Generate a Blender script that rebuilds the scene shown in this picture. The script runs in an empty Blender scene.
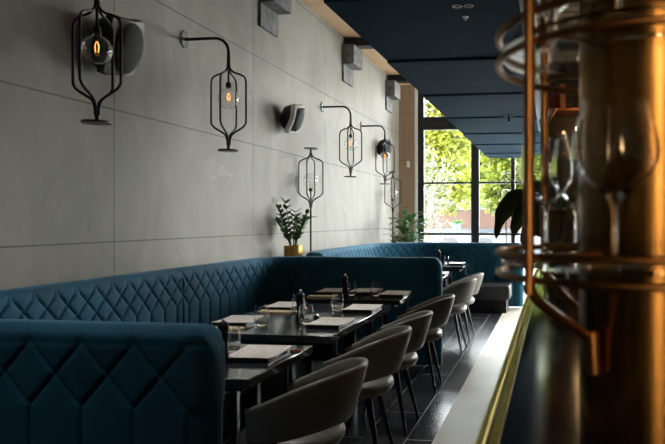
import bpy, math, random
import numpy as np
from mathutils import Vector, Matrix
random.seed(7)
R = math.radians
PI = math.pi
C = bpy.context.scene.collection
sc = bpy.context.scene

# ------------------------------------------------------------------ materials
def new_mat(name):
    m = bpy.data.materials.new(name)
    m.use_nodes = True
    nt = m.node_tree
    return m, nt, nt.nodes['Principled BSDF']

def pbr(name, col, rough=0.5, metal=0.0, noise=0.0, nscale=8.0, bump=0.0, bscale=60.0, sheen=0.0, sheen_tint=(1, 1, 1),
        trans=0.0, emit=None, estr=0.0, spec=0.5, coat=0.0, stretch=(1, 1, 1)):
    m, nt, b = new_mat(name)
    b.inputs['Base Color'].default_value = (*col, 1)
    b.inputs['Roughness'].default_value = rough
    b.inputs['Metallic'].default_value = metal
    b.inputs['Specular IOR Level'].default_value = spec
    b.inputs['Transmission Weight'].default_value = trans
    b.inputs['Sheen Weight'].default_value = sheen
    b.inputs['Sheen Tint'].default_value = (*sheen_tint, 1)
    b.inputs['Sheen Roughness'].default_value = 0.35
    b.inputs['Coat Weight'].default_value = coat
    if emit:
        b.inputs['Emission Color'].default_value = (*emit, 1)
        b.inputs['Emission Strength'].default_value = estr
    tc = nt.nodes.new('ShaderNodeTexCoord')
    mp = nt.nodes.new('ShaderNodeMapping')
    mp.inputs['Scale'].default_value = stretch
    nt.links.new(tc.outputs['Object'], mp.inputs['Vector'])
    if noise:
        n = nt.nodes.new('ShaderNodeTexNoise')
        n.inputs['Scale'].default_value = nscale
        n.inputs['Detail'].default_value = 6
        nt.links.new(mp.outputs[0], n.inputs['Vector'])
        r = nt.nodes.new('ShaderNodeValToRGB')
        lo = [max(0, c * (1 - noise)) for c in col]
        hi = [min(1, c * (1 + noise)) for c in col]
        r.color_ramp.elements[0].color = (*lo, 1); r.color_ramp.elements[0].position = 0.3
        r.color_ramp.elements[1].color = (*hi, 1); r.color_ramp.elements[1].position = 0.7
        nt.links.new(n.outputs['Fac'], r.inputs['Fac'])
        nt.links.new(r.outputs['Color'], b.inputs['Base Color'])
    if bump:
        n2 = nt.nodes.new('ShaderNodeTexNoise')
        n2.inputs['Scale'].default_value = bscale
        n2.inputs['Detail'].default_value = 4
        nt.links.new(mp.outputs[0], n2.inputs['Vector'])
        bp = nt.nodes.new('ShaderNodeBump')
        bp.inputs['Strength'].default_value = bump
        bp.inputs['Distance'].default_value = 0.01
        nt.links.new(n2.outputs['Fac'], bp.inputs['Height'])
        nt.links.new(bp.outputs['Normal'], b.inputs['Normal'])
    return m

def mathn(nt, op, a, b=None, c=None):
    n = nt.nodes.new('ShaderNodeMath'); n.operation = op
    for i, v in enumerate((a, b, c)):
        if v is None: continue
        if isinstance(v, (int, float)): n.inputs[i].default_value = v
        else: nt.links.new(v, n.inputs[i])
    return n.outputs[0]

def wall_panel_mat():
    m, nt, b = new_mat('grey_stone_panels')
    tc = nt.nodes.new('ShaderNodeTexCoord')
    sp = nt.nodes.new('ShaderNodeSeparateXYZ'); nt.links.new(tc.outputs['Object'], sp.inputs[0])
    def joint(out, off, pitch, half):
        q = mathn(nt, 'FLOORED_MODULO', mathn(nt, 'SUBTRACT', out, off - pitch / 2), pitch)
        d = mathn(nt, 'ABSOLUTE', mathn(nt, 'SUBTRACT', q, pitch / 2))
        return mathn(nt, 'LESS_THAN', d, half)
    j = mathn(nt, 'MAXIMUM', joint(sp.outputs[1], 4.386, 2.235, 0.0055), joint(sp.outputs[2], 1.29, 0.973, 0.0055))
    mp = nt.nodes.new('ShaderNodeMapping'); mp.inputs['Scale'].default_value = (1, 1.0, 0.55)
    nt.links.new(tc.outputs['Object'], mp.inputs[0])
    n1 = nt.nodes.new('ShaderNodeTexNoise'); n1.inputs['Scale'].default_value = 2.2; n1.inputs['Detail'].default_value = 9
    n1.inputs['Roughness'].default_value = 0.62; n1.inputs['Distortion'].default_value = 0.8
    nt.links.new(mp.outputs[0], n1.inputs['Vector'])
    r = nt.nodes.new('ShaderNodeValToRGB')
    r.color_ramp.elements[0].position = 0.3; r.color_ramp.elements[0].color = (0.182, 0.17, 0.147, 1)
    r.color_ramp.elements[1].position = 0.72; r.color_ramp.elements[1].color = (0.258, 0.243, 0.214, 1)
    nt.links.new(n1.outputs['Fac'], r.inputs['Fac'])
    # thin pale veins
    mp2 = nt.nodes.new('ShaderNodeMapping'); mp2.inputs['Rotation'].default_value = (R(38), 0, 0); mp2.inputs['Scale'].default_value = (1, 0.5, 1.5)
    nt.links.new(tc.outputs['Object'], mp2.inputs[0])
    n2 = nt.nodes.new('ShaderNodeTexNoise'); n2.inputs['Scale'].default_value = 1.1; n2.inputs['Detail'].default_value = 5
    n2.inputs['Distortion'].default_value = 1.2
    nt.links.new(mp2.outputs[0], n2.inputs['Vector'])
    v = mathn(nt, 'ABSOLUTE', mathn(nt, 'SUBTRACT', n2.outputs['Fac'], 0.5))
    vein = mathn(nt, 'SUBTRACT', 1.0, mathn(nt, 'MULTIPLY', v, 160.0)); 
    vein = mathn(nt, 'MAXIMUM', vein, 0.0)
    n3 = nt.nodes.new('ShaderNodeTexNoise'); n3.inputs['Scale'].default_value = 1.7
    nt.links.new(tc.outputs['Object'], n3.inputs['Vector'])
    gate = mathn(nt, 'MULTIPLY', mathn(nt, 'GREATER_THAN', n3.outputs['Fac'], 0.6), 0.15)
    vf = mathn(nt, 'MULTIPLY', vein, gate)
    mx = nt.nodes.new('ShaderNodeMixRGB'); mx.inputs['Color2'].default_value = (0.62, 0.6, 0.56, 1)
    nt.links.new(vf, mx.inputs['Fac']); nt.links.new(r.outputs['Color'], mx.inputs['Color1'])
    mx2 = nt.nodes.new('ShaderNodeMixRGB'); mx2.inputs['Color2'].default_value = (0.06, 0.058, 0.055, 1)
    nt.links.new(mathn(nt, 'MULTIPLY', j, 0.85), mx2.inputs['Fac']); nt.links.new(mx.outputs['Color'], mx2.inputs['Color1'])
    nt.links.new(mx2.outputs['Color'], b.inputs['Base Color'])
    b.inputs['Roughness'].default_value = 0.6
    b.inputs['Specular IOR Level'].default_value = 0.3
    bp = nt.nodes.new('ShaderNodeBump'); bp.inputs['Strength'].default_value = 0.25; bp.inputs['Distance'].default_value = 0.01
    nt.links.new(mathn(nt, 'SUBTRACT', mathn(nt, 'MULTIPLY', n1.outputs['Fac'], 0.2), j), bp.inputs['Height'])
    nt.links.new(bp.outputs['Normal'], b.inputs['Normal'])
    return m

def floor_mat():
    m, nt, b = new_mat('dark_floor_planks')
    tc = nt.nodes.new('ShaderNodeTexCoord')
    mp = nt.nodes.new('ShaderNodeMapping'); mp.inputs['Rotation'].default_value = (0, 0, R(90)); mp.inputs['Location'].default_value = (0, -0.2, 0)
    nt.links.new(tc.outputs['Object'], mp.inputs[0])
    br = nt.nodes.new('ShaderNodeTexBrick')
    br.inputs['Scale'].default_value = 1.0
    br.inputs['Brick Width'].default_value = 1.2; br.inputs['Row Height'].default_value = 0.29
    br.inputs['Mortar Size'].default_value = 0.005
    br.inputs['Color1'].default_value = (0.022, 0.024, 0.029, 1); br.inputs['Color2'].default_value = (0.042, 0.045, 0.053, 1)
    br.inputs['Mortar'].default_value = (0.26, 0.26, 0.26, 1)
    nt.links.new(mp.outputs[0], br.inputs['Vector'])
    n = nt.nodes.new('ShaderNodeTexNoise'); n.inputs['Scale'].default_value = 5; n.inputs['Detail'].default_value = 8
    mp2 = nt.nodes.new('ShaderNodeMapping'); mp2.inputs['Scale'].default_value = (3, 0.6, 1)
    nt.links.new(tc.outputs['Object'], mp2.inputs[0]); nt.links.new(mp2.outputs[0], n.inputs['Vector'])
    mx = nt.nodes.new('ShaderNodeMixRGB'); mx.blend_type = 'MULTIPLY'; mx.inputs['Fac'].default_value = 0.7
    nt.links.new(br.outputs['Color'], mx.inputs['Color1'])
    r = nt.nodes.new('ShaderNodeValToRGB'); r.color_ramp.elements[0].color = (0.5, 0.5, 0.5, 1); r.color_ramp.elements[1].color = (1.5, 1.5, 1.5, 1)
    nt.links.new(n.outputs['Fac'], r.inputs['Fac']); nt.links.new(r.outputs['Color'], mx.inputs['Color2'])
    nt.links.new(mx.outputs['Color'], b.inputs['Base Color'])
    rr = mathn(nt, 'ADD', mathn(nt, 'MULTIPLY', n.outputs['Fac'], 0.08), 0.2)
    nt.links.new(rr, b.inputs['Roughness'])
    b.inputs['Specular IOR Level'].default_value = 0.9
    return m

def brick_mat(name, c1, c2, mortar, w, h, ms, rough=0.6, axis='xz'):
    m, nt, b = new_mat(name)
    tc = nt.nodes.new('ShaderNodeTexCoord')
    sp = nt.nodes.new('ShaderNodeSeparateXYZ'); nt.links.new(tc.outputs['Object'], sp.inputs[0])
    cb = nt.nodes.new('ShaderNodeCombineXYZ')
    nt.links.new(mathn(nt, 'ADD', sp.outputs[0], sp.outputs[1]), cb.inputs[0])
    nt.links.new(sp.outputs[2], cb.inputs[1])
    br = nt.nodes.new('ShaderNodeTexBrick'); br.inputs['Scale'].default_value = 1
    br.inputs['Brick Width'].default_value = w; br.inputs['Row Height'].default_value = h; br.inputs['Mortar Size'].default_value = ms
    br.inputs['Color1'].default_value = (*c1, 1); br.inputs['Color2'].default_value = (*c2, 1); br.inputs['Mortar'].default_value = (*mortar, 1)
    nt.links.new(cb.outputs[0], br.inputs['Vector'])
    nt.links.new(br.outputs['Color'], b.inputs['Base Color'])
    b.inputs['Roughness'].default_value = rough
    return m

def wood_mat(name, c1, c2, scale=(1, 1, 1), rough=0.5, joint=None, spec=0.4):
    m, nt, b = new_mat(name)
    tc = nt.nodes.new('ShaderNodeTexCoord')
    mp = nt.nodes.new('ShaderNodeMapping'); mp.inputs['Scale'].default_value = scale
    nt.links.new(tc.outputs['Object'], mp.inputs[0])
    n = nt.nodes.new('ShaderNodeTexNoise'); n.inputs['Scale'].default_value = 4; n.inputs['Detail'].default_value = 7; n.inputs['Distortion'].default_value = 0.6
    nt.links.new(mp.outputs[0], n.inputs['Vector'])
    r = nt.nodes.new('ShaderNodeValToRGB')
    r.color_ramp.elements[0].position = 0.3; r.color_ramp.elements[1].position = 0.7
    r.color_ramp.elements[0].color = (*c1, 1); r.color_ramp.elements[1].color = (*c2, 1)
    nt.links.new(n.outputs['Fac'], r.inputs['Fac'])
    out = r.outputs['Color']
    if joint:
        ax, off, pitch = joint
        sp = nt.nodes.new('ShaderNodeSeparateXYZ'); nt.links.new(tc.outputs['Object'], sp.inputs[0])
        q = mathn(nt, 'FLOORED_MODULO', mathn(nt, 'SUBTRACT', sp.outputs[ax], off), pitch)
        j = mathn(nt, 'MULTIPLY', mathn(nt, 'LESS_THAN', q, 0.012), 0.5)
        mx = nt.nodes.new('ShaderNodeMixRGB'); mx.inputs['Color2'].default_value = (c1[0] * .3, c1[1] * .3, c1[2] * .3, 1)
        nt.links.new(j, mx.inputs['Fac']); nt.links.new(out, mx.inputs['Color1']); out = mx.outputs['Color']
    nt.links.new(out, b.inputs['Base Color'])
    b.inputs['Roughness'].default_value = rough
    b.inputs['Specular IOR Level'].default_value = spec
    return m

def pane_mat():
    m = bpy.data.materials.new('window_glass'); m.use_nodes = True
    nt = m.node_tree; nt.nodes.clear()
    o = nt.nodes.new('ShaderNodeOutputMaterial'); mx = nt.nodes.new('ShaderNodeMixShader')
    t = nt.nodes.new('ShaderNodeBsdfTransparent'); t.inputs[0].default_value = (0.95, 0.97, 0.96, 1)
    g = nt.nodes.new('ShaderNodeBsdfGlossy'); g.inputs['Roughness'].default_value = 0.02
    f = nt.nodes.new('ShaderNodeFresnel'); f.inputs[0].default_value = 1.35
    nt.links.new(f.outputs[0], mx.inputs[0]); nt.links.new(t.outputs[0], mx.inputs[1]); nt.links.new(g.outputs[0], mx.inputs[2])
    nt.links.new(mx.outputs[0], o.inputs[0])
    return m

def print_mat():
    # pale printed sheet: rows of grey print, no legible writing
    m, nt, b = new_mat('printed_sheet')
    tc = nt.nodes.new('ShaderNodeTexCoord')
    sp = nt.nodes.new('ShaderNodeSeparateXYZ'); nt.links.new(tc.outputs['Object'], sp.inputs[0])
    row = mathn(nt, 'LESS_THAN', mathn(nt, 'FLOORED_MODULO', sp.outputs[1], 0.016), 0.007)
    n = nt.nodes.new('ShaderNodeTexNoise'); n.inputs['Scale'].default_value = 60; n.inputs['Detail'].default_value = 3
    nt.links.new(tc.outputs['Object'], n.inputs['Vector'])
    ink = mathn(nt, 'MULTIPLY', row, mathn(nt, 'GREATER_THAN', n.outputs['Fac'], 0.48))
    n2 = nt.nodes.new('ShaderNodeTexNoise'); n2.inputs['Scale'].default_value = 9
    nt.links.new(tc.outputs['Object'], n2.inputs['Vector'])
    r = nt.nodes.new('ShaderNodeValToRGB'); r.color_ramp.elements[0].color = (0.52, 0.475, 0.43, 1); r.color_ramp.elements[1].color = (0.74, 0.69, 0.64, 1)
    nt.links.new(n2.outputs['Fac'], r.inputs['Fac'])
    mx = nt.nodes.new('ShaderNodeMixRGB'); mx.inputs['Color2'].default_value = (0.2, 0.19, 0.19, 1)
    nt.links.new(mathn(nt, 'MULTIPLY', ink, 0.75), mx.inputs['Fac']); nt.links.new(r.outputs['Color'], mx.inputs['Color1'])
    nt.links.new(mx.outputs['Color'], b.inputs['Base Color']); b.inputs['Roughness'].default_value = 0.5
    return m

def leaf_mat(name, c1, c2, trans=0.35):
    m = bpy.data.materials.new(name); m.use_nodes = True
    nt = m.node_tree; b = nt.nodes['Principled BSDF']; o = nt.nodes['Material Output']
    tc = nt.nodes.new('ShaderNodeTexCoord')
    n = nt.nodes.new('ShaderNodeTexNoise'); n.inputs['Scale'].default_value = 2.5; n.inputs['Detail'].default_value = 5
    nt.links.new(tc.outputs['Object'], n.inputs['Vector'])
    r = nt.nodes.new('ShaderNodeValToRGB'); r.color_ramp.elements[0].color = (*c1, 1); r.color_ramp.elements[1].color = (*c2, 1)
    r.color_ramp.elements[0].position = .35; r.color_ramp.elements[1].position = .65
    nt.links.new(n.outputs['Fac'], r.inputs['Fac'])
    nt.links.new(r.outputs['Color'], b.inputs['Base Color']); b.inputs['Roughness'].default_value = 0.45
    t = nt.nodes.new('ShaderNodeBsdfTranslucent'); nt.links.new(r.outputs['Color'], t.inputs[0])
    mx = nt.nodes.new('ShaderNodeMixShader'); mx.inputs[0].default_value = trans
    nt.links.new(b.outputs[0], mx.inputs[1]); nt.links.new(t.outputs[0], mx.inputs[2]); nt.links.new(mx.outputs[0], o.inputs[0])
    return m

M = dict(
    wall=wall_panel_mat(), floor=floor_mat(), pane=pane_mat(), sheet=print_mat(),
    pale_stone=pbr('pale_stone_strip', (0.66, 0.62, 0.53), 0.48, spec=0.36, noise=0.08, nscale=3, bump=0.03),
    velvet=pbr('blue_velvet', (0.010, 0.080, 0.138), 0.8, noise=0.18, nscale=5, sheen=0.16, sheen_tint=(0.35, 0.65, 1.0), bump=0.08, bscale=180, spec=0.25),
    seat_dark=pbr('dark_seat_leather', (0.03, 0.033, 0.036), 0.5, noise=0.2, bump=0.05),
    plinth=pbr('black_plinth', (0.008, 0.008, 0.009), 0.6, noise=0.1),
    navy=wood_mat('navy_painted_boards', (0.005, 0.028, 0.054), (0.007, 0.037, 0.068), (1.5, 6, 1), 0.8, spec=0.04),
    ply=wood_mat('warm_plywood', (0.55, 0.36, 0.21), (0.66, 0.45, 0.27), (6, 0.6, 1), 0.55),
    tan=wood_mat('tan_timber_cladding', (0.27, 0.19, 0.125), (0.33, 0.235, 0.16), (5, 5, 0.5), 0.6, joint=(2, 0.73, 0.98)),
    black=pbr('black_metal', (0.008, 0.008, 0.009), 0.38, 0.3, noise=0.15, nscale=30),
    frame=pbr('black_window_frame', (0.006, 0.007, 0.008), 0.5, noise=0.1),
    disc=pbr('bronze_disc', (0.055, 0.05, 0.036), 0.35, 0.7, noise=0.2, nscale=20),
    clear=pbr('clear_glass', (1, 1, 1), 0.02, trans=1.0),
    filament=pbr('glowing_filament', (1, 0.45, 0.12), 0.5, emit=(1, 0.34, 0.06), estr=2.6),
    concrete=pbr('cast_concrete', (0.13, 0.13, 0.128), 0.8, noise=0.45, nscale=9, bump=0.3, bscale=25),
    spk=pbr('charcoal_plastic', (0.035, 0.036, 0.038), 0.5, noise=0.1, bump=0.02),
    spk_white=pbr('white_plastic', (0.8, 0.8, 0.78), 0.45, noise=0.05),
    grille=pbr('black_grille', (0.006, 0.006, 0.007), 0.75, noise=0.3, nscale=120, bump=0.3, bscale=200),
    leather=pbr('taupe_leather', (0.125, 0.118, 0.098), 0.42, noise=0.12, nscale=6, bump=0.06, bscale=120),
    table=pbr('dark_polished_tabletop', (0.024, 0.025, 0.028), 0.1, noise=0.35, nscale=10, bump=0.012, bscale=40, spec=0.6),
    board=pbr('black_board', (0.008, 0.008, 0.009), 0.4, noise=0.2),
    napkin=pbr('tan_napkin', (0.42, 0.33, 0.2), 0.85, noise=0.12, nscale=25, bump=0.2, bscale=150),
    mill=pbr('black_turned_wood', (0.005, 0.004, 0.004), 0.5, noise=0.2, nscale=20, spec=0.25),
    steel=pbr('brushed_steel', (0.55, 0.55, 0.55), 0.28, 1.0, noise=0.1, nscale=60),
    gold=pbr('gold_glazed_pot', (0.5, 0.29, 0.07), 0.32, 0.75, noise=0.15, nscale=7, bump=0.05),
    soil=pbr('soil', (0.02, 0.014, 0.01), 0.9, noise=0.4, nscale=40, bump=0.5),
    zz=leaf_mat('glossy_dark_leaves', (0.018, 0.06, 0.015), (0.06, 0.14, 0.035), 0.2),
    broad=leaf_mat('broad_green_leaves', (0.02, 0.08, 0.015), (0.06, 0.17, 0.03), 0.3),
    drape=leaf_mat('drooping_dark_leaves', (0.016, 0.028, 0.008), (0.045, 0.06, 0.02), 0.3),
    lime=leaf_mat('lime_foliage', (0.095, 0.115, 0.008), (0.195, 0.20, 0.024), 0.5),
    green=leaf_mat('green_foliage', (0.075, 0.10, 0.008), (0.16, 0.175, 0.022), 0.5),
    olive=leaf_mat('olive_foliage', (0.055, 0.06, 0.036), (0.10, 0.105, 0.07), 0.4),
    bark=pbr('bark', (0.13, 0.1, 0.07), 0.9, noise=0.4, nscale=12, bump=0.5),
    brass=pbr('aged_brass_tube', (0.33, 0.175, 0.075), 0.38, 1.0, noise=0.25, nscale=14),
    column=pbr('aged_brass_column', (0.33, 0.19, 0.065), 0.27, 1.0, noise=0.75, nscale=4, bump=0.06, bscale=9, stretch=(4, 4, 0.35)),
    edge=pbr('brass_edging', (0.80, 0.68, 0.16), 0.3, 1.0, noise=0.1, nscale=20),
    counter=pbr('dark_marble_counter', (0.009, 0.009, 0.007), 0.12, noise=0.7, nscale=6, spec=0.3, bump=0.01),
    white_brick=brick_mat('white_brick', (0.55, 0.53, 0.5), (0.5, 0.48, 0.46), (0.22, 0.21, 0.2), 0.24, 0.075, 0.012),
    red_brick=brick_mat('red_brick', (0.04, 0.0125, 0.006), (0.05, 0.017, 0.008), (0.035, 0.022, 0.014), 0.22, 0.075, 0.01, 0.8),
    dark_wall=pbr('dark_plaster', (0.02, 0.018, 0.016), 0.7, noise=0.2, nscale=4, bump=0.1),
    plaster=pbr('grey_plaster', (0.38, 0.37, 0.35), 0.8, noise=0.1, nscale=3, bump=0.1),
    dark_wood=wood_mat('dark_bar_timber', (0.018, 0.01, 0.006), (0.035, 0.018, 0.01), (6, 6, 0.8), 0.45),
    white=pbr('white_paint', (0.72, 0.72, 0.70), 0.6, noise=0.05, nscale=4),
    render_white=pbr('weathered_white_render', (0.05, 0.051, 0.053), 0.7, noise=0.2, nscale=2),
    paving=pbr('pale_paving', (0.30, 0.295, 0.28), 0.85, noise=0.15, nscale=3, bump=0.1),
    blue_pot=pbr('blue_glaze', (0.02, 0.04, 0.08), 0.3, noise=0.2),
    wicker=pbr('grey_wicker', (0.02, 0.02, 0.021), 0.7, noise=0.3, nscale=60, bump=0.4, bscale=120),
    bottle=pbr('dark_red_bottle', (0.05, 0.006, 0.008), 0.12, noise=0.1, spec=0.6),
    amber=pbr('amber_bottle', (0.22, 0.08, 0.015), 0.12, noise=0.15, spec=0.6),
    copper=pbr('copper_box', (0.3, 0.12, 0.06), 0.4, 0.6, noise=0.2),
    lamp=pbr('lit_lamp', (1, 0.9, 0.75), 0.5, emit=(1, 0.62, 0.28), estr=12),
    dim_lens=pbr('downlight_lens', (0.5, 0.5, 0.5), 0.2, noise=0.05),
    dark_grey=pbr('dark_grey_roof', (0.1, 0.1, 0.1), 0.7, noise=0.2),
    glassblack=pbr('dark_glazing', (0.04, 0.05, 0.06), 0.1, noise=0.1),
    outwhite=pbr('white_vehicle_paint', (0.75, 0.76, 0.77), 0.35, noise=0.03),
)

# ------------------------------------------------------------------ mesh builder
class MB:
    def __init__(self): self.v = []; self.f = []
    def add(self, vs, fs):
        o = len(self.v); self.v += [tuple(p) for p in vs]; self.f += [tuple(i + o for i in f) for f in fs]
        return self
    def box(self, x0, x1, y0, y1, z0, z1, mat=None):
        vs = [(x0, y0, z0), (x1, y0, z0), (x1, y1, z0), (x0, y1, z0), (x0, y0, z1), (x1, y0, z1), (x1, y1, z1), (x0, y1, z1)]
        if mat is not None: vs = [mat @ Vector(p) for p in vs]
        return self.add(vs, [(0, 3, 2, 1), (4, 5, 6, 7), (0, 1, 5, 4), (1, 2, 6, 5), (2, 3, 7, 6), (3, 0, 4, 7)])
    def tube(self, pts, rad, n=10, cap=True, closed=False):
        pts = [Vector(p) for p in pts]; m = len(pts)
        rs = rad if isinstance(rad, (list, tuple)) else [rad] * m
        vs = []; prev = None
        for i, p in enumerate(pts):
            if closed: t = (pts[(i + 1) % m] - pts[i - 1])
            else: t = pts[min(i + 1, m - 1)] - pts[max(i - 1, 0)]
            t.normalize()
            if prev is None:
                a = Vector((0, 0, 1)) if abs(t.z) < 0.9 else Vector((1, 0, 0))
                u = t.cross(a).normalized()
            else:
                u = prev - t * prev.dot(t)
                u = u.normalized() if u.length > 1e-6 else t.orthogonal().normalized()
            w = t.cross(u); prev = u
            for k in range(n):
                an = 2 * PI * k / n
                vs.append(p + (u * math.cos(an) + w * math.sin(an)) * rs[i])
        fs = []
        for i in range(m if closed else m - 1):
            j = (i + 1) % m
            for k in range(n):
                k2 = (k + 1) % n
                fs.append((i * n + k, i * n + k2, j * n + k2, j * n + k))
        if cap and not closed:
            fs.append(tuple(range(n - 1, -1, -1))); fs.append(tuple(range((m - 1) * n, m * n)))
        return self.add(vs, fs)
    def lathe(self, prof, c=(0, 0, 0), n=24, closed=False):
        vs = []; fs = []; m = len(prof)
        for r, z in prof:
            for k in range(n):
                a = 2 * PI * k / n
                vs.append((c[0] + r * math.cos(a), c[1] + r * math.sin(a), c[2] + z))
        for i in range(m if closed else m - 1):
            j = (i + 1) % m
            for k in range(n):
                k2 = (k + 1) % n
                fs.append((i * n + k, i * n + k2, j * n + k2, j * n + k))
        if not closed:
            if prof[0][0] > 1e-5: fs.append(tuple(range(n - 1, -1, -1)))
            if prof[-1][0] > 1e-5: fs.append(tuple(range((m - 1) * n, m * n)))
        return self.add(vs, fs)
    def sphere(self, c, r, n=20, k=12):
        sx, sy, sz = r if isinstance(r, tuple) else (r, r, r)
        vs = []; fs = []
        for i in range(k + 1):
            a = PI * i / k - PI / 2
            rr = max(math.cos(a), 1e-4)
            for j in range(n):
                b = 2 * PI * j / n
                vs.append((c[0] + sx * rr * math.cos(b), c[1] + sy * rr * math.sin(b), c[2] + sz * math.sin(a)))
        for i in range(k):
            for j in range(n):
                j2 = (j + 1) % n
                fs.append((i * n + j, i * n + j2, (i + 1) * n + j2, (i + 1) * n + j))
        return self.add(vs, fs)
    def leaf(self, base, d, up, L, W, bend=0.3, seg=5, fold=0.25):
        d = Vector(d).normalized(); up = Vector(up)
        side = d.cross(up)
        side = side.normalized() if side.length > 1e-4 else d.orthogonal().normalized()
        nrm = side.cross(d).normalized()
        vs = []; fs = []; p = Vector(base)
        for i in range(seg + 1):
            t = i / seg
            w = W * math.sin(PI * min(1, 0.06 + 0.94 * t) ** 0.8) * 0.5 + 0.0006
            dd = (d - nrm * bend * 2 * t).normalized()
            vs += [p - side * w + nrm * w * fold, p, p + side * w + nrm * w * fold]
            p = p + dd * (L / seg)
        for i in range(seg):
            a = i * 3
            fs += [(a, a + 1, a + 4, a + 3), (a + 1, a + 2, a + 5, a + 4)]
        return self.add(vs, fs)
    def build(self, name, mat, parent=None, loc=(0, 0, 0), rz=0.0, smooth=True, bevel=0.0, bseg=3, sharp=38):
        me = bpy.data.meshes.new(name)
        me.from_pydata(self.v, [], self.f); me.validate(); me.update()
        me.materials.append(mat)
        if smooth:
            me.polygons.foreach_set('use_smooth', [True] * len(me.polygons))
            me.set_sharp_from_angle(angle=R(sharp))
        o = bpy.data.objects.new(name, me); C.objects.link(o)
        o.location = loc; o.rotation_euler = (0, 0, rz)
        if parent: o.parent = parent
        if bevel:
            b = o.modifiers.new('bevel', 'BEVEL'); b.width = bevel; b.segments = bseg; b.limit_method = 'ANGLE'; b.angle_limit = R(40)
            b.harden_normals = False
        return o

def tag(o, label, cat, group=None, kind=None):
    o['label'] = label; o['category'] = cat
    if group: o['group'] = group
    if kind: o['kind'] = kind
    return o
def thing(name, label, cat, loc=(0, 0, 0), rz=0.0, group=None):
    o = bpy.data.objects.new(name, None); C.objects.link(o); o.empty_display_size = 0.1
    o.location = loc; o.rotation_euler = (0, 0, rz)
    return tag(o, label, cat, group)
def struct(o, label=None, cat=None):
    o['kind'] = 'structure'
    if label: o['label'] = label
    if cat: o['category'] = cat
    return o
def copy_tree(o, parent=None):
    c = o.copy(); C.objects.link(c)
    if parent: c.parent = parent
    for ch in list(o.children): copy_tree(ch, c)
    return c
def dup(o, label, loc, rz=0.0):
    c = copy_tree(o); c['label'] = label; c.location = loc; c.rotation_euler = (0, 0, rz)
    return c

# ------------------------------------------------------------------ setting
XW = -3.2; YE = 13.32; ZC = 4.27
struct(MB().box(XW - 0.25, XW, -2.6, YE, 0, ZC).build('wall_left', M['wall'], smooth=False), 'grey stone panelled wall behind the blue banquettes', 'wall')
struct(MB().box(XW - 0.25, -0.78, -2.6, YE, -0.1, 0).build('floor', M['floor'], smooth=False), 'dark glossy plank tile floor under tables and chairs', 'floor')
struct(MB().box(-0.78, 7.0, -2.6, YE, -0.1, 0.0).build('floor_strip', M['pale_stone'], smooth=False), 'pale stone floor strip along the bar', 'floor')
struct(MB().box(XW - 0.25, 7.0, -2.6, YE + 0.2, ZC, ZC + 0.15).build('ceiling', M['ply'], smooth=False), 'warm plywood ceiling strip above the grey wall', 'ceiling')
struct(MB().box(6.75, 7.0, -2.6, 10.25, 0, ZC).box(6.75, 7.0, 10.25, YE, 0, 0.3).build('wall_right', M['dark_wall'], smooth=False), 'dark wall behind the bar', 'wall')
struct(MB().box(XW - 0.25, 7.0, -2.8, -2.6, 0, ZC).build('wall_back', M['plaster'], smooth=False), 'grey plaster wall behind the viewer', 'wall')
struct(MB().box(XW - 0.25, -2.86, YE - 0.02, YE + 0.25, 0, ZC).build('wall_far', M['tan'], smooth=False), 'tan timber clad pillar between grey wall and window', 'wall')
struct(MB().box(-2.86, -2.80, YE - 0.02, YE + 0.25, 0, ZC).build('trim_1', M['white'], smooth=False), 'white strip of reveal beside the window frame', 'trim')
struct(MB().box(-3.03, -2.97, YE - 0.035, YE - 0.02, 2.55, 2.68).build('trim_2', M['white'], smooth=False, bevel=0.004), 'small pale switch plate on the timber pillar', 'trim')

# dropped navy ceiling of lapped boards
def bulkhead():
    m = MB(); x0, x1 = -1.29, -0.2; edges = [-2.6 + 0.0]
    y = 4.977
    ys = []
    while y > -2.5: ys.append(y); y -= 1.43
    ys = [-2.58] + sorted(ys) + [6.387, 7.84, 9.30, 10.67, 12.1, 12.95]
    zt = 2.92
    for i in range(len(ys) - 1):
        a, b = ys[i], ys[i + 1]
        za, zb = 2.685, 2.70
        last = i == len(ys) - 2
        if not last: b -= 0.008
        if not last:
            vs = [(x0, a, za), (x1, a, za), (x1, b, zb), (x0, b, zb), (x0, a, zt), (x1, a, zt), (x1, b, zt), (x0, b, zt)]
            m.add(vs, [(0, 3, 2, 1), (4, 5, 6, 7), (0, 1, 5, 4), (1, 2, 6, 5), (2, 3, 7, 6), (3, 0, 4, 7)])
        else:
            pts = [(x0, a)]
            r = 0.3
            for k in range(9):
                an = PI - k * PI / 16
                pts.append((x0 + r + r * math.cos(an), b - r + r * math.sin(an)))
            pts += [(x1, b), (x1, a)]
            n = len(pts)
            vs = [(p[0], p[1], za) for p in pts] + [(p[0], p[1], zt) for p in pts]
            fs = [tuple(range(n)), tuple(range(2 * n - 1, n - 1, -1))] + [(i2, i2 + n, (i2 + 1) % n + n, (i2 + 1) % n) for i2 in range(n)]
            m.add(vs, fs)
    return m
struct(bulkhead().build('ceiling_bulkhead', M['navy'], smooth=False), 'dropped navy ceiling of wide lapped boards', 'ceiling')
wb = MB().box(-0.195, -0.13, -2.5, 8.0, 2.7, 3.08)
wb.box(-0.195, 0.42, 8.0, 8.15, 2.7, 4.2)
struct(wb.build('wall_bulkhead', M['white_brick'], smooth=False), 'white brick bulkhead above the bar', 'wall')

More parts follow.
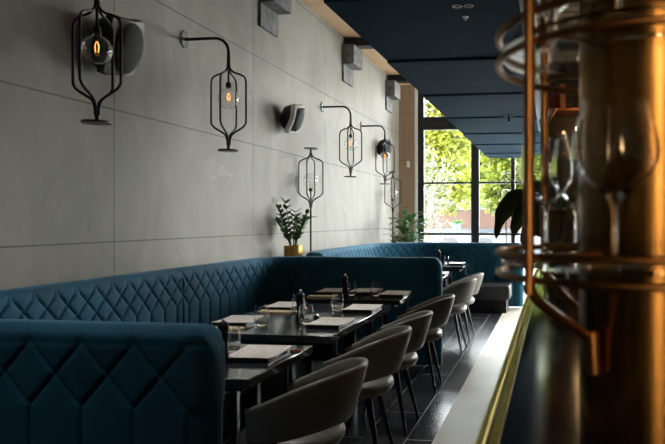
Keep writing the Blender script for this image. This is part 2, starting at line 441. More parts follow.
# window
win = bpy.data.objects.new('window_1', None); C.objects.link(win); struct(win, 'tall black framed window at the far end', 'window')
win.location = (0, YE, 0)
fr = MB()
xs = [(-2.80, -2.67), (-1.678, -1.511), (-0.852, -0.77), (0.2, 0.34), (1.2, 1.28), (2.6, 2.76)]
for a, b in xs: fr.box(a, b, 0.0, 0.12, 0.0, ZC)
for a, b in ((0.0, 0.12), (1.135, 1.185), (2.20, 2.24), (3.33, 3.60), (4.2, ZC)):
    fr.box(-2.70, 2.7, 0.01, 0.11, a, b)
fr.build('window_frame', M['frame'], win, smooth=False, bevel=0.006, bseg=2)
zs = [0.12, 1.135, 2.20, 3.33, 4.32]; zt = [1.16, 1.185, 2.24, 3.6]
for i in range(len(xs) - 1):
    p = MB()
    p.box(xs[i][1] - 0.01, xs[i + 1][0] + 0.01, 0.055, 0.061, 0.1, 4.22)
    p.build('window_pane', M['pane'], win, smooth=False)

struct(MB().box(2.74, 7.0, YE, YE + 0.25, 0, ZC).build('wall_far', M['dark_wall'], smooth=False), 'dark wall to the right of the far window', 'wall')
win2 = bpy.data.objects.new('added_side_window', None); C.objects.link(win2); struct(win2, 'unseen black framed side windows added beyond the bar for daylight', 'window')  # unseen side windows, added to bring more daylight onto the grey wall
win2.location = (6.8, 0, 0)
fr = MB()
ys2 = [10.2, 11.7, 13.2]
for a in ys2: fr.box(0.0, 0.12, a, a + 0.1, 0.3, ZC)
for a, b in ((0.3, 0.4), (2.2, 2.24), (3.33, 3.45), (4.2, ZC)): fr.box(0.01, 0.11, 10.25, 13.3, a, b)
fr.build('window_frame', M['frame'], win2, smooth=False)
for i in range(2):
    MB().box(0.055, 0.061, ys2[i] + 0.09, ys2[i + 1] + 0.01, 0.35, 4.22).build('window_pane', M['pane'], win2, smooth=False)

# ------------------------------------------------------------------ banquettes
def path_samples(segs, ds):
    out = []; s = 0.0
    for sg in segs:
        if sg[0] == 'L':
            p0, p1 = np.array(sg[1]), np.array(sg[2]); L = np.linalg.norm(p1 - p0); t = (p1 - p0) / L
            n = max(2, int(round(L / ds)))
            for i in range(n): out.append((*(p0 + t * L * i / n), *t, s + L * i / n))
            s += L; last = (*p1, *t)
        else:
            c, r, a0, a1 = sg[1:]
            L = abs(a1 - a0) * r; n = max(2, int(round(L / ds))); sg_ = 1 if a1 > a0 else -1
            for i in range(n):
                a = a0 + (a1 - a0) * i / n
                out.append((c[0] + r * math.cos(a), c[1] + r * math.sin(a), -math.sin(a) * sg_, math.cos(a) * sg_, s + L * i / n))
            s += L; last = (c[0] + r * math.cos(a1), c[1] + r * math.sin(a1), -math.sin(a1) * sg_, math.cos(a1) * sg_)
    out.append((*last, s))
    return np.array(out)

def groove(s, z, p, zs, zt, span, seams, plain=1e9):
    def per(u): return np.abs(((u / p + 0.5) % 1.0) - 0.5) * p
    t = np.clip((z - zs) / (zt - zs), 0, 1)
    ca = (zt - zs) / math.hypot(zt - zs, span)
    d = np.where(z < zs, per(s), np.minimum(per(s - t * span), per(s + t * span)) * ca)
    fade = np.where(z > zt, np.exp(-((z - zt) / 0.018) ** 2), 1.0)
    g = (0.013 * np.exp(-(d / 0.0055) ** 2) + 0.004 * np.exp(-(d / 0.03) ** 2)) * fade
    g = np.where(s > plain, 0.0, g)
    for q in seams: g = np.maximum(g, 0.013 * np.exp(-((s - q) / 0.008) ** 2))
    return g

def backrest_mesh(segs, ztop, zbot, h, ds, dz, p, span, seams=(), pipe_z=None, plain=1e9, first=None):
    P = path_samples(segs, ds)
    rc = min(0.07, h * 0.85)
    prof = []                                     # (n, z, side)
    zz = [zbot] + list(np.arange(max(zbot + 0.02, 0.4), ztop - rc, dz)) + [ztop - rc]
    for z in zz: prof.append((h, z, 1))
    for k in range(1, 7):
        a = k * PI / 12; prof.append((h - rc + rc * math.cos(a), ztop - rc + rc * math.sin(a), 1))
    for k in range(6, -1, -1):
        a = k * PI / 12; prof.append((-(h - rc + rc * math.cos(a)), ztop - rc + rc * math.sin(a), -1))
    for z in reversed(zz[:-1]): prof.append((-h, z, -1))
    prof = np.array(prof); m = len(prof)
    zs, zt = 0.80, ztop - 0.055
    rings = []
    def ring(row, red, ext):
        x, y, tx, ty, s = row
        n = prof[:, 0].copy(); z = prof[:, 1].copy(); side = prof[:, 2]
        pp, sp_ = (p, span) if first is None or s > first[0] else (first[1], first[2])
        g = groove(np.full(m, s), z, pp, zs, zt, sp_, seams, plain)
        if pipe_z:
            g = g - np.where(side > 0, 0.010 * np.exp(-((z - pipe_z) / 0.007) ** 2), 0) + np.where(side > 0, 0.008 * np.exp(-((z - pipe_z + 0.02) / 0.008) ** 2), 0)
        n = n - side * g
        n = np.sign(n) * np.maximum(np.abs(n) - red, 0.0)
        z = np.minimum(z, ztop - red - 0.9 * red)
        nx, ny = -ty, tx
        return np.stack([x + nx * n + tx * ext, y + ny * n + ty * ext, z], 1)
    re = h * 0.85
    for a in (90, 72, 54, 36, 18): rings.append(ring(P[0], re * (1 - math.cos(R(a))), -re * math.sin(R(a))))
    for row in P: rings.append(ring(row, 0, 0))
    for a in (18, 36, 54, 72, 90): rings.append(ring(P[-1], re * (1 - math.cos(R(a))), re * math.sin(R(a))))
    V = np.concatenate(rings); k = len(rings)
    fs = []
    for i in range(k - 1):
        for j in range(m - 1):
            fs.append((i * m + j, i * m + j + 1, (i + 1) * m + j + 1, (i + 1) * m + j))
        fs.append((i * m + m - 1, i * m, (i + 1) * m, (i + 1) * m + m - 1))
    fs.append(tuple(range(m - 1, -1, -1))); fs.append(tuple(range((k - 1) * m, k * m)))
    mb = MB(); mb.v = [tuple(q) for q in V.tolist()]; mb.f = fs
    return mb

XS = -2.87
bB = thing('banquette', 'near blue velvet banquette wrapping the three closest tables', 'banquette', (0, 0, 0))
segB = [('L', (-1.235, 2.15), (XS + 0.5, 2.15)), ('A', (XS + 0.5, 2.65), 0.5, -PI / 2, -PI), ('L', (XS, 2.65), (XS, 5.98)),
        ('A', (XS + 0.35, 5.98), 0.35, PI, PI / 2), ('L', (XS + 0.35, 6.33), (-1.16, 6.33))]
l1 = abs(-1.235 - XS - 0.5); sm = [l1 + 0.785 + (4.6 - 2.65), l1 + 0.785 + 3.33, l1 + 0.785 + 3.33 + .55 + .61]
backrest_mesh(segB, 1.08, 0.03, 0.09, 0.0075, 0.0075, 0.158, 0.225, sm, 1.04, sm[2], (l1 + 0.3, 0.2, 0.2)).build('backrest', M['velvet'], bB, sharp=80)
MB().box(-2.76, -2.17, 2.27, 6.2, 0.27, 0.46).build('seat_cushion', M['velvet'], bB, bevel=0.04)
MB().box(-2.76, -2.24, 2.27, 6.2, 0.0, 0.27).build('plinth', M['plinth'], bB, smooth=False)

bC = thing('banquette', 'far blue velvet banquette curving in front of the window', 'banquette', (0, 0, 0))
segC = [('A', (-2.25, 7.65), 0.62, -PI * 0.78, -PI), ('L', (XS, 7.65), (XS, 9.85)), ('A', (XS + 0.9, 9.85), 0.9, PI, PI / 2), ('L', (XS + 0.9, 10.75), (-0.56, 10.75))]
backrest_mesh(segC, 1.075, 0.03, 0.09, 0.011, 0.011, 0.158, 0.225, [2.45, 3.9]).build('backrest', M['velvet'], bC, sharp=80)
MB().box(-2.76, -2.17, 7.75, 9.98, 0.27, 0.46).build('seat_cushion', M['velvet'], bC, bevel=0.04)
MB().box(-2.15, -0.66, 10.02, 10.65, 0.21, 0.43).build('seat_cushion', M['seat_dark'], bC, bevel=0.03)
MB().box(-2.76, -2.24, 7.75, 9.98, 0.0, 0.27).build('plinth', M['plinth'], bC, smooth=False)
MB().box(-2.15, -0.72, 10.10, 10.65, 0.0, 0.21).build('plinth', M['plinth'], bC, smooth=False)

tag(MB().box(-3.19, -2.905, 6.95, 7.34, 0, 1.0).build('plant_stand', M['plinth'], smooth=False, bevel=0.005), 'plain dark stand carrying the gold pot behind the banquette', 'stand')

# ------------------------------------------------------------------ tables
ZT = 0.77
def table(label, y0, y1, x0=-2.22, x1=-1.285):
    cx, cy = (x0 + x1) / 2, (y0 + y1) / 2; hx, hy = (x1 - x0) / 2, (y1 - y0) / 2
    t = thing('dining_table', label, 'table', (cx, cy, 0), 0, 'dark tables along the banquettes')
    MB().box(-hx, hx, -hy, hy, ZT - 0.042, ZT).build('tabletop', M['table'], t, bevel=0.004, bseg=2)
    MB().box(-hx + .06, hx - .06, -hy + .06, hy - .06, ZT - 0.07, ZT - 0.042).build('apron', M['black'], t, smooth=False)
    for sx in (-1, 1):
        for sy in (-1, 1):
            px, py = sx * (hx - 0.29), sy * (hy - 0.09)
            MB().box(px - .024, px + .024, py - .024, py + .024, 0, ZT - 0.07).build('leg', M['black'], t, bevel=0.003, bseg=2)
    for qy in ((-hy + 0.17, hy - 0.17) if hy > 0.6 else (0.1,)):
        hk = MB().box(hx - 0.03, hx - 0.024, qy - 0.004, qy + 0.004, ZT - 0.135, ZT - 0.042).box(hx - 0.03, hx + 0.0, qy - 0.004, qy + 0.004, ZT - 0.141, ZT - 0.135)
        hk.build('bag_hook', M['steel'], t, smooth=False)
    return t
table('nearest dark table partly hidden by the front banquette end', 2.62, 3.37)
table('long dark table with two chairs in the middle of the near booth', 3.66, 5.08)
table('dark table at the far end of the near booth against the partition', 5.38, 6.04)
table('dark table nearest the partition in the far booth', 7.50, 8.30)
table('dark table at the window end of the far booth', 9.30, 10.05)

# ------------------------------------------------------------------ chairs
def make_chair(label):
    t = thing('armchair', label, 'chair', (0, 0, 0), 0, 'taupe tub chairs along the aisle')
    # shell: phi = 0 is the rear (+X)
    m = MB(); NP = 48; prof = []
    PH = 118
    rows = []
    for i in range(NP + 1):
        ph = R(-PH + 2 * PH * i / NP)
        k = (math.cos(ph) - math.cos(R(PH))) / (1 - math.cos(R(PH)))       # 0 at the arm tips .. 1 at the rear
        k = k * k * (3 - 2 * k) * 0.55 + k * 0.45
        ztop = 0.645 + 0.155 * k
        zbot = 0.485 + 0.065 * k
        def rad(z, inner):
            fl = (z - 0.5) / 0.3
            r = 0.258 + (0.02 + 0.075 * k) * fl - 0.03 * (fl - 0.5) ** 2
            return r - (0.034 if inner else 0)
        tip = min(1.0, min(i, NP - i) / 3.0); th = 0.4 + 0.6 * math.sqrt(tip)
        loop = []
        nz = 8
        for q in range(nz + 1):
            z = zbot + (ztop - 0.014 - zbot) * q / nz; loop.append((rad(z, False), z))
        rt = rad(ztop, False)
        loop += [(rt - 0.006, ztop - 0.003), (rt - 0.017, ztop), (rt - 0.028, ztop - 0.003)]
        for q in range(nz, -1, -1):
            z = zbot + (ztop - 0.014 - zbot) * q / nz; loop.append((rad(z, True), z))
        loop += [(rad(zbot, False) - 0.017, zbot - 0.008)]
        mid = sum(a for a, _ in loop) / len(loop)
        zc = (ztop + zbot) / 2
        sxy = 1.0
        rows.append([((mid + (r - mid) * th) * math.cos(ph) * 1.02, (mid + (r - mid) * th) * math.sin(ph), zc + (z - zc) * (0.9 + 0.1 * tip)) for r, z in loop])
    n = len(rows[0]); vs = [p for r_ in rows for p in r_]; fs = []
    for i in range(NP):
        for j in range(n):
            j2 = (j + 1) % n
            fs.append((i * n + j, (i + 1) * n + j, (i + 1) * n + j2, i * n + j2))
    fs.append(tuple(range(n))); fs.append(tuple(range(NP * n + n - 1, NP * n - 1, -1)))
    m.add(vs, fs); m.build('backrest', M['leather'], t, sharp=70)
    # seat: rounded pad, squarish towards the front
    s = MB(); N = 40
    prof = [(0.02, 0.418), (0.80, 0.418), (0.93, 0.428), (0.99, 0.448), (1.0, 0.466), (0.97, 0.487), (0.88, 0.502), (0.6, 0.512), (0.3, 0.515), (0.0005, 0.516)]
    vs = []; fs = []
    for r, z in prof:
        for k in range(N):
            a = 2 * PI * k / N
            e = 2.5
            q = (abs(math.cos(a)) ** e + abs(math.sin(a)) ** e) ** (-1 / e)
            vs.append((r * q * 0.235 * math.cos(a), r * q * 0.232 * math.sin(a), z))
    for i in range(len(prof) - 1):
        for k in range(N):
            k2 = (k + 1) % N
            fs.append((i * N + k, i * N + k2, (i + 1) * N + k2, (i + 1) * N + k))
    fs.append(tuple(range(N - 1, -1, -1)))
    s.add(vs, fs); s.build('seat', M['leather'], t, sharp=80)
    MB().lathe([(0.001, 0.395), (0.15, 0.395), (0.17, 0.405), (0.17, 0.42), (0.001, 0.42)], n=20).build('seat_base', M['black'], t)
    for sx in (-1, 1):
        for sy in (-1, 1):
            MB().tube([(sx * 0.115, sy * 0.11, 0.42), (sx * 0.15, sy * 0.14, 0.25), (sx * 0.205, sy * 0.185, 0.0)], [0.019, 0.0165, 0.0095], 10).build('leg', M['black'], t)
    for sy in (-1, 1):
        MB().tube([(0.02, sy * 0.12, 0.41), (0.02, sy * 0.235, 0.43), (0.02, sy * 0.242, 0.53)], 0.011, 8).build('back_support', M['black'], t)
    return t
XC = -1.19
ch = [(2.86, 0.0, 'taupe tub chair nearest the viewer at the closest table'),
      (3.80, 0.03, 'second taupe tub chair from the viewer at the long table'),
      (4.50, -0.02, 'third taupe tub chair from the viewer at the long table'),
      (5.55, 0.04, 'taupe tub chair at the table against the partition'),
      (7.20, 0.0, 'taupe tub chair just past the partition in the far booth'),
      (7.92, -0.03, 'farthest taupe tub chair down the aisle')]
c0 = make_chair(ch[0][2]); c0.location = (XC, ch[0][0], 0)
for y, rz, lb in ch[1:]: dup(c0, lb, (XC, y, 0), rz)

# ------------------------------------------------------------------ table ware
def menu(label, x, y, rz, w=0.30, d=0.215):
    t = thing('menu', label, 'menu', (x, y, ZT), rz, 'printed menus on black boards')
    MB().box(-w / 2 + .01, w / 2 - .01, -d / 2 + .01, d / 2 - .01, 0.0, 0.018).build('board', M['board'], t, bevel=0.003, bseg=2)
    s = MB(); n = 8; vs = []; fs = []
    for i in range(n + 1):
        u = -w / 2 + w * i / n
        z = 0.0195 + 0.006 * (2 * i / n - 1) ** 2
        vs += [(u, -d / 2, z), (u, d / 2, z), (u, -d / 2, z + 0.0012), (u, d / 2, z + 0.0012)]
    for i in range(n):
        a = i * 4; b = a + 4
        fs += [(a + 2, b + 2, b + 3, a + 3), (a, a + 1, b + 1, b), (a, b, b + 2, a + 2), (a + 1, a + 3, b + 3, b + 1)]
    fs += [(0, 2, 3, 1), (n * 4, n * 4 + 1, n * 4 + 3, n * 4 + 2)]
    s.add(vs, fs); s.build('printed_sheet', M['sheet'], t)
    return t
HP = -PI / 2
def mn(lb, x, y, rz=0.0): menu(lb, x, y, HP + rz, 0.31, 0.24)
mn('menu by the aisle on the closest table', -1.455, 3.07, 0.04)
mn('menu by the banquette on the closest table, behind the water glass', -1.93, 3.17, 0.0)
mn('menu by the aisle on the near half of the long table', -1.425, 4.05, -0.03)
mn('menu by the aisle on the far half of the long table', -1.42, 4.74, 0.02)
mn('menu by the banquette on the near half of the long table', -2.06, 4.06, 0.05)
mn('menu by the banquette on the far half of the long table', -2.06, 4.80, 0.0)
mn('menu by the aisle on the table against the partition', -1.41, 5.72, 0.0)
mn('menu near the partition in the middle of the table against it', -1.72, 5.875, 0.0)
mn('menu by the banquette on the table against the partition', -2.04, 5.86, 0.03)
mn('menu on the far booth table nearest the partition', -1.42, 7.98, 0.0)
mn('menu on the window end table of the far booth', -1.46, 9.85, 0.0)

def napkin(label, x, y, rz):
    m = MB().box(-0.13, 0.13, -0.05, 0.05, 0, 0.006).box(-0.125, 0.128, -0.048, 0.046, 0.006, 0.012)
    return tag(m.build('napkin', M['napkin'], None, (x, y, ZT), rz, bevel=0.0025, bseg=2), label, 'napkin', 'folded tan napkins')
napkin('folded tan napkin on the banquette side of the long table, nearer the viewer', -2.04, 3.80, 0.04)
napkin('folded tan napkin on the banquette side of the long table, far half', -2.02, 4.545, 0.0)
napkin('folded tan napkin on the table against the partition', -2.02, 5.52, 0.05)

def tumbler_mesh():
    return MB().lathe([(0.0005, 0.0), (0.030, 0.0), (0.037, 0.007), (0.047, 0.038), (0.0495, 0.06), (0.046, 0.095), (0.040, 0.13),
                       (0.0388, 0.13), (0.0446, 0.095), (0.048, 0.06), (0.0455, 0.039), (0.037, 0.022), (0.02, 0.017), (0.0005, 0.016)], n=28)
g0 = None
for lb, x, y in (('water glass on the closest table beside the pepper mill', -1.64, 3.15),
                 ('water glass by the banquette on the near half of the long table', -1.855, 3.96),
                 ('water glass in front of the pepper mill on the long table', -1.60, 4.07),
                 ('water glass behind the pepper mill on the long table', -1.865, 4.60),
                 ('water glass by the aisle menu on the far half of the long table', -1.60, 4.69),
                 ('water glass beside the pepper mill on the table against the partition', -1.80, 5.66),
                 ('water glass by the aisle menu on the table against the partition', -1.575, 5.66),
                 ('water glass on the far booth table nearest the partition', -1.62, 7.75),
                 ('water glass on the window end table of the far booth', -1.64, 9.95)):
    if g0 is None:
        g0 = tag(tumbler_mesh().build('water_glass', M['clear'], None, (x, y, ZT + .0005)), lb, 'glass', 'stemless water glasses on the tables')
    else:
        c = g0.copy(); C.objects.link(c); c.location = (x, y, ZT + .0005); c['label'] = lb

def make_mill(label):
    t = thing('pepper_mill', label, 'pepper mill', (0, 0, 0), 0, 'black pepper mills on the tables')
    MB().lathe([(0.0005, 0), (0.030, 0), (0.031, 0.01), (0.027, 0.03), (0.023, 0.06), (0.022, 0.09), (0.026, 0.12), (0.028, 0.14), (0.024, 0.152), (0.0005, 0.152)], n=20).build('body', M['mill'], t)
    MB().lathe([(0.0005, 0.153), (0.022, 0.153), (0.027, 0.165), (0.026, 0.182), (0.016, 0.196), (0.010, 0.2), (0.0005, 0.2)], n=20).build('head', M['mill'], t)
    MB().sphere((0, 0, 0.206), 0.0085, 12, 8).build('knob', M['steel'], t)
    return t
p0 = make_mill('black pepper mill on the closest table'); p0.location = (-1.55, 2.90, ZT)
dup(p0, 'black pepper mill on the long table', (-1.68, 4.17, ZT))
dup(p0, 'black pepper mill on the table against the partition', (-1.79, 5.45, ZT))
dup(p0, 'black pepper mill on the window end table of the far booth', (-1.75, 9.95, ZT))

def salt(label, x, y):
    t = thing('salt_shaker', label, 'salt shaker', (x, y, ZT), 0, 'small black salt shakers')
    MB().lathe([(0.0005, 0), (0.017, 0), (0.019, 0.008), (0.017, 0.035), (0.0005, 0.035)], n=18).build('body', M['mill'], t)
    MB().lathe([(0.0005, 0.0355), (0.0165, 0.0355), (0.014, 0.044), (0.0005, 0.047)], n=18).build('cap', M['steel'], t)
salt('small black salt shaker beside the pepper mill on the long table', -1.585, 4.215)
salt('small black salt shaker on the table against the partition', -1.70, 5.60)
def ring_(label, x, y, rz):
    m = MB(); n = 28
    pts = [(0.03 * math.cos(2 * PI * k / n), 0.016 * math.sin(2 * PI * k / n), 0.017) for k in range(n)]
    vs = []; fs = []
    for (px_, py_, pz_) in pts:
        for q, dz in ((1.0, -0.017), (1.0, -0.006), (0.9, -0.006), (0.9, -0.017)): vs.append((px_ * q, py_ * q, pz_ + dz))
    for k in range(n):
        k2 = (k + 1) % n
        for j in range(4): fs.append((k * 4 + j, k2 * 4 + j, k2 * 4 + (j + 1) % 4, k * 4 + (j + 1) % 4))
    o = m.add(vs, fs).build('napkin_ring', M['copper'], None, (x, y, ZT), rz)
    tag(o, label, 'napkin ring', 'copper napkin rings')
ring_('copper napkin ring by the aisle edge of the closest table', -1.312, 3.20, 0.4)
ring_('copper napkin ring on the long table between the two aisle side menus', -1.36, 4.275, 0.2)

# ------------------------------------------------------------------ cage lamps
def cage_rods(flip=False):
    out = []
    for k in range(4):
        a = k * PI / 2 + R(3)
        prof = [(0.010, 0.0), (0.014, -0.03), (0.045, -0.065), (0.10, -0.085), (0.14, -0.108), (0.155, -0.15), (0.156, -0.25), (0.156, -0.48),
                (0.15, -0.515), (0.125, -0.545), (0.07, -0.578), (0.03, -0.608), (0.014, -0.65), (0.011, -0.70)]
        out.append([(r * math.cos(a), r * math.sin(a), z) for r, z in prof])
    return out
def smooth_pts(pts, n=4):
    out = []
    P = [Vector(p) for p in pts]
    for i in range(len(P) - 1):
        p0, p1, p2, p3 = P[max(i - 1, 0)], P[i], P[i + 1], P[min(i + 2, len(P) - 1)]
        for k in range(n):
            t = k / n
            out.append(0.5 * ((2 * p1) + (-p0 + p2) * t + (2 * p0 - 5 * p1 + 4 * p2 - p3) * t * t + (-p0 + 3 * p1 - 3 * p2 + p3) * t ** 3))
    out.append(P[-1]); return out
def bulb(parent, z, up=True, lit=True):
    g = MB(); r = 0.088
    prof = [(max(r * math.cos(R(a)), 0.0005), r * math.sin(R(a))) for a in range(-90, 72, 9)] + [(0.026, 0.086), (0.024, 0.10)]
    inner = [(max(rr - 0.002, 0.0004), zz) for rr, zz in reversed(prof)]
    sg = 1 if up else -1
    pr = prof + inner
    pts = [(a, z + sg * b) for a, b in pr]
    g.lathe(pts if sg > 0 else pts[::-1], n=28)
    b = g.build('bulb', M['clear'], parent)
    MB().lathe([(0.0005, z + sg * 0.14), (0.022, z + sg * 0.14), (0.025, z + sg * 0.10), (0.0005, z + sg * 0.09)], n=14).build('socket', M['black'], parent)
    f = MB()
    for k in range(4):
        a = k * PI / 2
        f.tube([(0.004 * math.cos(a), 0.004 * math.sin(a), z + sg * 0.05), (0.016 * math.cos(a), 0.016 * math.sin(a), z + sg * 0.02), (0.01 * math.cos(a), 0.01 * math.sin(a), z - sg * 0.015)], 0.0015, 6)
    f.build('filament', M['filament'] if lit else M['steel'], b)
def wall_lamp(label, y):
    t = thing('wall_lamp', label, 'lamp', (XW, y, 3.03), 0, 'black cage lamps on wall arms')
    n = 24; d = MB()
    vs = []; fs = []
    for xx in (0.0, 0.012):
        for k in range(n): vs.append((xx, 0.058 * math.cos(2 * PI * k / n), 0.075 * math.sin(2 * PI * k / n)))
    fs = [(k, (k + 1) % n, n + (k + 1) % n, n + k) for k in range(n)] + [tuple(range(n - 1, -1, -1)), tuple(range(n, 2 * n))]
    d.add(vs, fs).build('wall_plate', M['spk'], t)
    arm = [(0.005, 0, 0), (0.15, 0, 0), (0.29, 0, 0.0)] + [(0.29 + 0.125 * math.sin(R(a)), 0, -0.125 + 0.125 * math.cos(R(a))) for a in (15, 30, 45, 60, 75, 90)] + [(0.415, 0, -0.24)]
    MB().tube(arm, [0.0135] * (len(arm) - 1) + [0.018], 10).build('arm', M['black'], t)
    cg = bpy.data.objects.new('cage', None)
    m = MB()
    for rod in cage_rods(): m.tube([p + Vector((0.415, 0, -0.235)) for p in smooth_pts(rod)], 0.0085, 8)
    m.build('cage', M['black'], t)
    MB().lathe([(0.0005, -0.985), (0.086, -0.985), (0.088, -0.978), (0.086, -0.971), (0.0005, -0.971)], (0.415, 0, 0), 28).build('disc', M['disc'], t)
    MB().tube([(0.415, 0, -0.93), (0.415, 0, -0.975)], 0.013, 10).build('finial', M['black'], t)
    MB().tube([(0.415, 0, -0.23), (0.415, 0, -0.42)], 0.009, 8).build('stem', M['black'], t)
    h = thing('x', 'x', 'x')
    bulb(h, 0); 
    for q in list(h.children):
        q.parent = t; q.location = (0.415, 0, -0.53)
    bpy.data.objects.remove(h)
    return t
w0 = wall_lamp('large cage wall lamp cut by the top edge, nearest the viewer', 3.66)
dup(w0, 'cage wall lamp above the near banquette, second from the viewer', (XW, 5.302, 3.03))
dup(w0, 'cage wall lamp past the small speaker, its arm above the standing lamp', (XW, 8.734, 3.03))
dup(w0, 'cage wall lamp farthest along the wall, in front of a speaker', (XW, 10.598, 3.03))

def floor_lamp(label, loc):
    t = thing('floor_lamp', label, 'lamp', loc, 0, 'black cage lamps on tall poles')
    MB().lathe([(0.0005, 0), (0.085, 0), (0.085, 0.012), (0.0005, 0.014)], n=28).build('base', M['black'], t)
    MB().tube([(0, 0, 0.01), (0, 0, 1.62)], 0.0125, 10).build('pole', M['black'], t)
    MB().lathe([(0.0005, 1.484), (0.088, 1.484), (0.089, 1.489), (0.088, 1.494), (0.0005, 1.494)], n=28).build('lower_disc', M['disc'], t)
    m = MB()
    for rod in cage_rods(): m.tube([p + Vector((0, 0, 2.30)) for p in smooth_pts(rod)], 0.0085, 8)
    m.build('cage', M['black'], t)
    MB().lathe([(0.0005, 2.347), (0.088, 2.347), (0.089, 2.353), (0.088, 2.359), (0.0005, 2.359)], n=28).build('top_disc', M['disc'], t)
    MB().tube([(0, 0, 2.28), (0, 0, 2.35)], 0.013, 8).build('finial', M['black'], t)
    MB().tube([(0, 0, 1.6), (0, 0, 1.84)], 0.009, 8).build('stem', M['black'], t)
    bulb(t, 1.95, up=False, lit=False)
    return t
f0 = floor_lamp('tall cage lamp standing behind the near banquette beside the gold pot', (-3.03, 7.87, 0))
dup(f0, 'tall cage lamp in the far corner beside the timber pillar', (-3.0, 12.0, 0))
dup(f0, 'tall cage lamp standing before the window above the drooping plant', (-0.885, 12.4, 0))

# ------------------------------------------------------------------ speakers
def speaker(label, loc, rz, tilt, side, sc_=1.0):
    t = thing('wall_speaker', label, 'speaker', loc, 0, 'speakers on the grey wall')
    # local frame: +X out of the wall, body tapering to the wall
    mt = Matrix.Rotation(rz, 4, 'Z') @ Matrix.Rotation(tilt, 4, 'Y') @ Matrix.Rotation(R(10), 4, 'X') @ Matrix.Scale(sc_, 4)
    off = Vector((0.14, 0, 0))
    N = 40; vs = []; fs = []
    rows = [(-0.13, 0.35), (-0.11, 0.55), (-0.06, 0.78), (0.0, 0.93), (0.05, 1.0), (0.075, 0.99), (0.085, 0.95)]
    for xx, k in rows:
        for j in range(N):
            a = 2 * PI * j / N
            e = 11.0
            q = (abs(math.cos(a)) ** e + abs(math.sin(a)) ** e) ** (-1 / e)
            q *= 0.98 - 0.02 * math.cos(4 * a); y = 0.155 * k * q * math.cos(a); z = 0.175 * k * q * math.sin(a)
            bow = (-0.03 * ((y / 0.155) ** 2) - 0.025 * (z / 0.175) ** 2) if xx > 0.04 else 0
            vs.append(mt @ Vector((xx + bow, y, z)) + off)
    for i in range(len(rows) - 1):
        for j in range(N):
            j2 = (j + 1) % N
            fs.append((i * N + j, i * N + j2, (i + 1) * N + j2, (i + 1) * N + j))
    fs.append(tuple(range(N - 1, -1, -1)))
    # front skin
    base = (len(rows) - 1) * N; c = len(vs)
    vs.append(mt @ Vector((0.085, 0, 0)) + off)
    for j in range(N): fs.append((base + j, base + (j + 1) % N, c))
    MB().add(vs, fs).build('cabinet', M['spk'], t, sharp=50)
    if side is not M['spk']:
        bz = MB(); vb = []; fb = []; ro = rows[4:]
        for xx, k in [(0.045, 1.035), (0.072, 1.03), (0.090, 0.98), (0.092, 0.86), (0.075, 0.84)]:
            for j in range(N):
                a = 2 * PI * j / N
                q = (abs(math.cos(a)) ** 11 + abs(math.sin(a)) ** 11) ** (-1 / 11)
                q *= 0.98 - 0.02 * math.cos(4 * a); y = 0.155 * k * q * math.cos(a); z = 0.175 * k * q * math.sin(a)
                vb.append(mt @ Vector((xx - 0.03 * ((y / 0.155) ** 2) - 0.025 * (z / 0.175) ** 2, y, z)) + off)
        for i in range(5):
            for j in range(N):
                j2 = (j + 1) % N; i2 = (i + 1) % 5
                fb.append((i * N + j, i * N + j2, i2 * N + j2, i2 * N + j))
        bz.add(vb, fb).build('bezel', side, t, sharp=50)['label'] = 'white rim around the black grille'
    g = MB(); vs = []; fs = []
    rr = [0.0, 0.3, 0.6, 0.85, 1.0]; n = 36
    for r in rr:
        for j in range(n):
            a = 2 * PI * j / n
            y = 0.122 * r * math.cos(a); z = 0.152 * r * math.sin(a)
            vs.append(mt @ Vector((0.104 - 0.032 * (y / 0.155) ** 2 - 0.026 * (z / 0.175) ** 2 - (0.012 if r == 1.0 else 0), y, z)) + off)
    for i in range(len(rr) - 1):
        for j in range(n):
            j2 = (j + 1) % n
            fs.append((i * n + j, i * n + j2, (i + 1) * n + j2, (i + 1) * n + j))
    g.add(vs, fs).build('grille', M['grille'], t)
    MB().tube([(0.0, 0, 0.0), (0.08, 0, 0)], [0.035, 0.022], 12).build('bracket', M['black'], t)
    return t
speaker('large charcoal wall speaker behind the nearest cage lamp', (XW, 4.24, 2.69), R(2), R(18), M['spk'], 1.2)
speaker('black and white wall speaker between the second and third wall lamps', (XW, 7.38, 2.665), R(4), R(20), M['spk_white'])
speaker('dark wall speaker behind the farthest wall lamp', (XW, 11.65, 2.78), R(-10), R(14), M['spk'])

# ------------------------------------------------------------------ concrete corbels and steel beams
def corbel(label, y):
    t = thing('wall_corbel', label, 'corbel', (XW, y, 3.6), 0, 'concrete corbels under the timber ceiling')
    MB().box(0, 0.19, -0.23, 0.23, 0.24, 0.54).build('block', M['concrete'], t, bevel=0.006, bseg=2)
    MB().box(0, 0.03, -0.23, 0.23, -0.02, 0.24).build('plate', M['concrete'], t, bevel=0.004, bseg=2)
    return t
def beam(label, y):
    tag(MB().box(XW + 0.02, -0.9, y - 0.11, y + 0.11, 4.142, 4.268).build('steel_beam', M['black'], smooth=False, bevel=0.004), label, 'beam', 'black steel beams across the timber ceiling')
for lb, y in (('concrete corbel nearest the viewer, cut by the top edge', 6.98), ('middle concrete corbel on the grey wall', 9.83), ('concrete corbel farthest along, by the timber pillar', 12.42)):
    corbel(lb, y)
for lb, y in (('black steel beam on the corbel nearest the viewer', 6.98), ('black steel beam on the middle corbel', 9.83), ('black steel beam on the farthest corbel', 12.42)):
    beam(lb, y)

